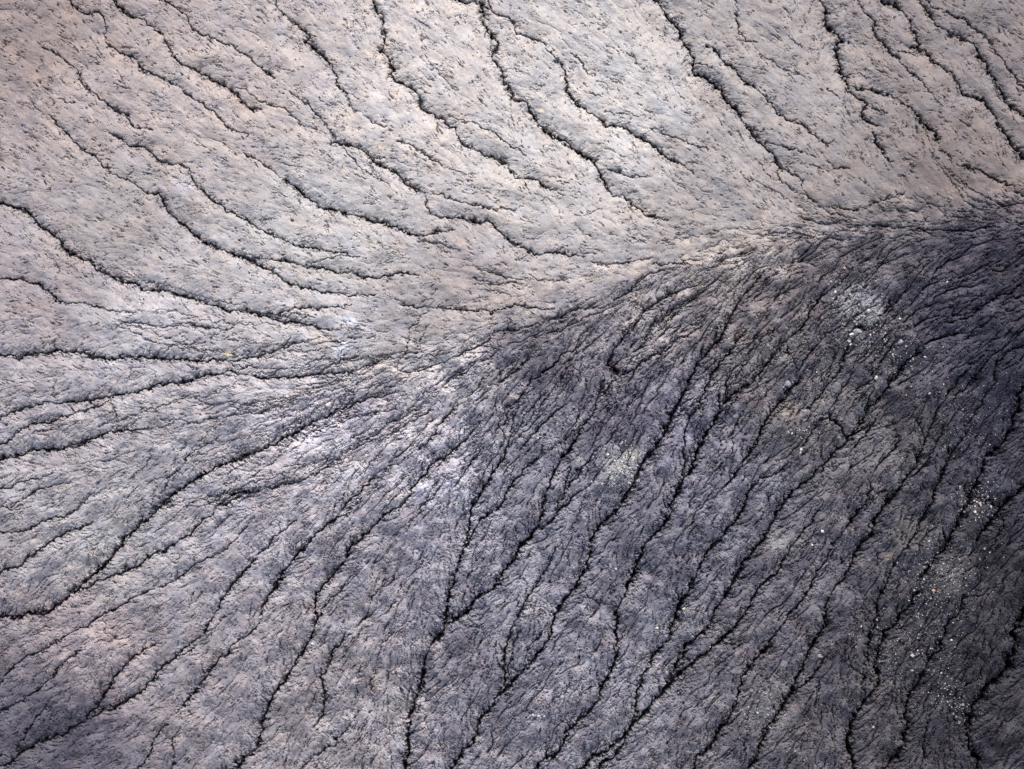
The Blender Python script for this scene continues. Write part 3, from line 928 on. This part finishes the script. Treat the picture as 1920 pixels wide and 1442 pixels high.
def scatter():
    r = np.random.default_rng(404)
    P = []; S = []
    # (x, y, spread x, spread y, tilt, count, size in cells)
    beds = [(1160, 872, 20, 24, .6, 620, 1.5), (1150, 905, 14, 16, .4, 120, 1.1), (1600, 575, 28, 24, .4, 420, 1.5), (1650, 650, 55, 26, .5, 620, 1.2),
            (1500, 725, 26, 34, .7, 220, 1.0), (1500, 800, 14, 30, .3, 170, 1.3), (1440, 1340, 45, 24, .2, 330, 1.1),
            (1760, 1075, 40, 44, .8, 620, 1.25), (1720, 1170, 40, 60, .6, 330, 1.1), (1810, 800, 40, 60, .6, 330, 1.0),
            (1830, 940, 18, 24, .8, 220, 1.5), (1740, 1250, 60, 40, .6, 420, 1.1), (1790, 1320, 30, 20, .4, 180, 1.3), (1295, 1148, 20, 24, .5, 230, 1.2),
            (1062, 790, 12, 22, .6, 110, 1.4), (1007, 1345, 12, 10, 0, 40, 1.8), (1190, 1150, 12, 20, .3, 120, 1.0),
            (920, 612, 14, 10, 0, 60, 1.1), (905, 640, 10, 12, 0, 50, 1.0), (1115, 505, 22, 9, 0, 90, .9), (645, 655, 12, 10, 0, 70, .9),
            (1390, 1200, 80, 60, .5, 300, .9), (1080, 560, 120, 30, -.3, 500, .75), (1640, 1230, 30, 40, 0, 120, 1.0),
            (1580, 1010, 90, 60, .5, 260, .95), (1340, 640, 60, 50, .5, 300, .85), (1450, 1000, 14, 18, .5, 80, 1.1), (1330, 1180, 20, 14, .5, 130, 1.2)]
    for x, y, sx, sy, t, n, s in beds:
        a = r.standard_normal((n, 2)) * [sx, sy]
        P.append(np.stack([x + a[:, 0] * math.cos(t) - a[:, 1] * math.sin(t), y + a[:, 0] * math.sin(t) + a[:, 1] * math.cos(t)], 1)); S.append(s * np.exp(r.normal(-.25, .38, n)))
    nbed = sum(len(p) for p in P)
    n = 9000
    q = np.stack([r.uniform(-60, 1980, n), r.uniform(-60, 1500, n)], 1)
    dens = smooth(samp(info['south'], q[:, 0] + MG, q[:, 1] + MG), 0, 1) * (0.35 + .65 * smooth(q[:, 0], 900, 1800)) + .03
    cl = samp(noise(40, 410), q[:, 0] + MG, q[:, 1] + MG)
    q = q[r.uniform(size=n) < dens * np.clip(.5 + .4 * cl, .05, 1)]
    P.append(q); S.append(.62 * np.exp(r.normal(0, .38, len(q))))
    P = np.concatenate(P); S = np.concatenate(S)
    k = (P[:, 0] > -70) & (P[:, 0] < 1990) & (P[:, 1] > -70) & (P[:, 1] < 1510)
    P = P[k]; S = np.clip(S[k], .4, 3)
    n = len(P)
    br = np.exp(r.normal(0, .36, n))[:, None] * np.where(np.arange(n) < nbed * k.mean(), .21, .13)[:, None]
    cols = br * np.array([1, .97, .97]) * (1 + r.normal(0, .03, (n, 3)))
    warm = r.uniform(size=n) < .07
    cols[warm] = br[warm] * np.array([1.25, .92, .62])
    # chips take on the ground's own tone: paler in the pale beds
    gravel('gravel', P[:, 0], P[:, 1], S * CELL, np.clip(cols, .05, .7).astype(np.float32), 405)
    return n
print('gravel', scatter())

# ------------------------------------------------------------------ single stones one can point at
def boulder(px, py, sx, sy, sz, rot, col, label, cat='stone', seed=0, group=None):
    v, f = ico(3)
    r = np.random.default_rng(900 + seed)
    P = v.copy()
    for _ in range(13):                         # break flat facets off a ball
        n = r.standard_normal(3); n /= np.linalg.norm(n); o = r.uniform(.62, .86)
        d = P @ n - o
        P -= np.where(d > 0, d, 0)[:, None] * n * .96
    P *= 1 + .03 * np.sin(P @ r.standard_normal((3, 1)) * 9 + r.uniform(0, 6)) * 1.0
    P *= np.array([sx, sy, sz]) * CELL
    x, y, z = [float(q) for q in ground(px, py)]
    zz = [samp(h, np.array([x / CELL + 960 + MG + ox]), np.array([-y / CELL + 721 + MG + oy]))[0] for ox in (-sx * .6, 0, sx * .6) for oy in (-sy * .6, 0, sy * .6)]
    z = float(np.median(zz)) * CELL
    m, n, l, b = principled('stone_face', .85, .3)
    tc = n.new('ShaderNodeTexCoord'); nz = n.new('ShaderNodeTexNoise'); nz.inputs['Scale'].default_value = 9; nz.inputs['Detail'].default_value = 4
    l.new(tc.outputs['Object'], nz.inputs['Vector'])
    cr = n.new('ShaderNodeValToRGB'); cr.color_ramp.elements[0].position = .3; cr.color_ramp.elements[1].position = .7
    cr.color_ramp.elements[0].color = (*[c * .68 for c in col], 1); cr.color_ramp.elements[1].color = (*[min(.85, c * 1.22) for c in col], 1)
    l.new(nz.outputs[0], cr.inputs[0]); l.new(cr.outputs[0], b.inputs['Base Color'])
    bp = n.new('ShaderNodeBump'); bp.inputs['Strength'].default_value = .5; bp.inputs['Distance'].default_value = .03
    l.new(nz.outputs[0], bp.inputs['Height']); l.new(bp.outputs[0], b.inputs['Normal'])
    me = set_mesh('stone', P, f, m, False, 3)
    ob = bpy.data.objects.new('stone' if cat == 'stone' else 'rock', me); scene.collection.objects.link(ob)
    ob.location = (x, y, z + sz * CELL * .25); ob.rotation_euler = (0, 0, rot)
    ob['label'] = label; ob['category'] = cat
    if group: ob['group'] = group
    return ob
PALE = (.36, .35, .35); GREY = (.21, .205, .225); CREAM = (.44, .40, .34); RUST = (.36, .23, .15); WHITE = (.42, .41, .42); DARK = (.12, .115, .125)
STONES = [
    (1597, 627, 5.5, 2.6, 2.2, .35, WHITE, 'white flat stone beside a grey slab below the pale rubble patch at upper right'),
    (1592, 639, 4.6, 3.0, 2.2, -.3, PALE, 'pale lumpy stone just below the white flat stone under the rubble patch'),
    (1608, 621, 9.5, 4.6, 2.4, -.1, GREY, 'broad grey slab with a dark crack above it, below the pale rubble patch', 'slab'),
    (1690, 641, 5.0, 4.2, 3.0, .5, GREY, 'grey rounded block lying alone to the right of the rubble patch'),
    (1643, 709, 4.0, 4.8, 3.0, .2, PALE, 'pale stone at the fork of two thin rills in the dark right slope'),
    (1628, 583, 3.6, 4.0, 3.0, .1, WHITE, 'small white stone on the right edge of the pale rubble patch'),
    (1687, 598, 2.6, 2.3, 2.0, 0, CREAM, 'small cream pebble on dark clay right of the pale rubble patch'),
    (1477, 719, 6.5, 6.0, 3.2, .25, GREY, 'square grey block sunk in the pit at the head of a gully', 'block'),
    (1502, 843, 3.8, 3.0, 2.4, .4, PALE, 'pale stone at the lower end of a chip streak, left of the gully fork'),
    (1283, 1142, 3.9, 2.8, 2.4, .5, CREAM, 'cream stone at the upper left edge of a gravel patch between two gullies'),
    (1232, 1178, 3.4, 2.8, 2.4, 0, CREAM, 'cream stone on dark clay left of the deep gully with the gravel patch'),
    (1247, 1208, 3.2, 6.0, 3.6, .75, GREY, 'long grey block tipped into the bottom of a gully', 'block'),
    (1750, 1107, 3.4, 3.6, 2.4, .3, RUST, 'rust orange stone in the gravel beside the long gully at lower right'),
    (1538, 1230, 5.4, 3.8, 2.2, -.6, GREY, 'flat grey brown slab on the rib between two gullies at lower right', 'slab'),
    (1710, 1228, 4.8, 4.0, 2.6, .5, PALE, 'pale stone cluster block among gravel below the rust orange stone'),
    (1523, 1022, 2.5, 2.1, 2.0, 0, CREAM, 'small cream pebble on the dark rib near a sandy patch'),
    (1638, 1363, 3.2, 2.4, 2.0, .4, PALE, 'pale pebble at the bottom edge between two gullies at lower right'),
    (1155, 1067, 2.6, 2.4, 2.0, 0, PALE, 'small pale pebble on the smooth rib in the lower centre'),
    (875, 954, 2.6, 2.2, 2.0, 0, PALE, 'small pale pebble beside the head of the deepest centre gully'),
    (586, 1207, 2.8, 2.4, 2.2, 0, WHITE, 'small white pebble next to the gully at lower left of centre'),
    (342, 1005, 2.2, 2.0, 1.8, 0, WHITE, 'tiny white pebble on the rim of the thin gully at left'),
    (123, 881, 3.0, 2.0, 1.8, .9, WHITE, 'white sliver of stone on smooth clay near the left edge'),
    (728, 877, 2.8, 2.2, 1.9, 0, CREAM, 'cream pebble on a pale rib left of the centre'),
    (722, 609, 1.9, 1.8, 1.6, 0, DARK, 'tiny dark pebble on the pale saddle left of the centre'),
    (1828, 960, 3.6, 3.0, 2.4, .2, CREAM, 'cream stone among rubble near the right edge above the long gully'),
    (1776, 529, 2.8, 2.2, 2.0, .2, CREAM, 'cream pebble on the darkest clay near the upper right edge'),
    (1542, 996, 3.2, 3.8, 2.2, .3, WHITE, 'white stone chip on the dark rib below the gully fork at right'),
    (1010, 1342, 4.0, 2.8, 2.2, .3, WHITE, 'largest white stone in a small chip cluster at bottom centre'),
]
for i, s in enumerate(STONES):
    if len(s) == 8: boulder(*s, seed=i)
    else: boulder(*s[:8], cat=s[8], seed=i)
tick('end')
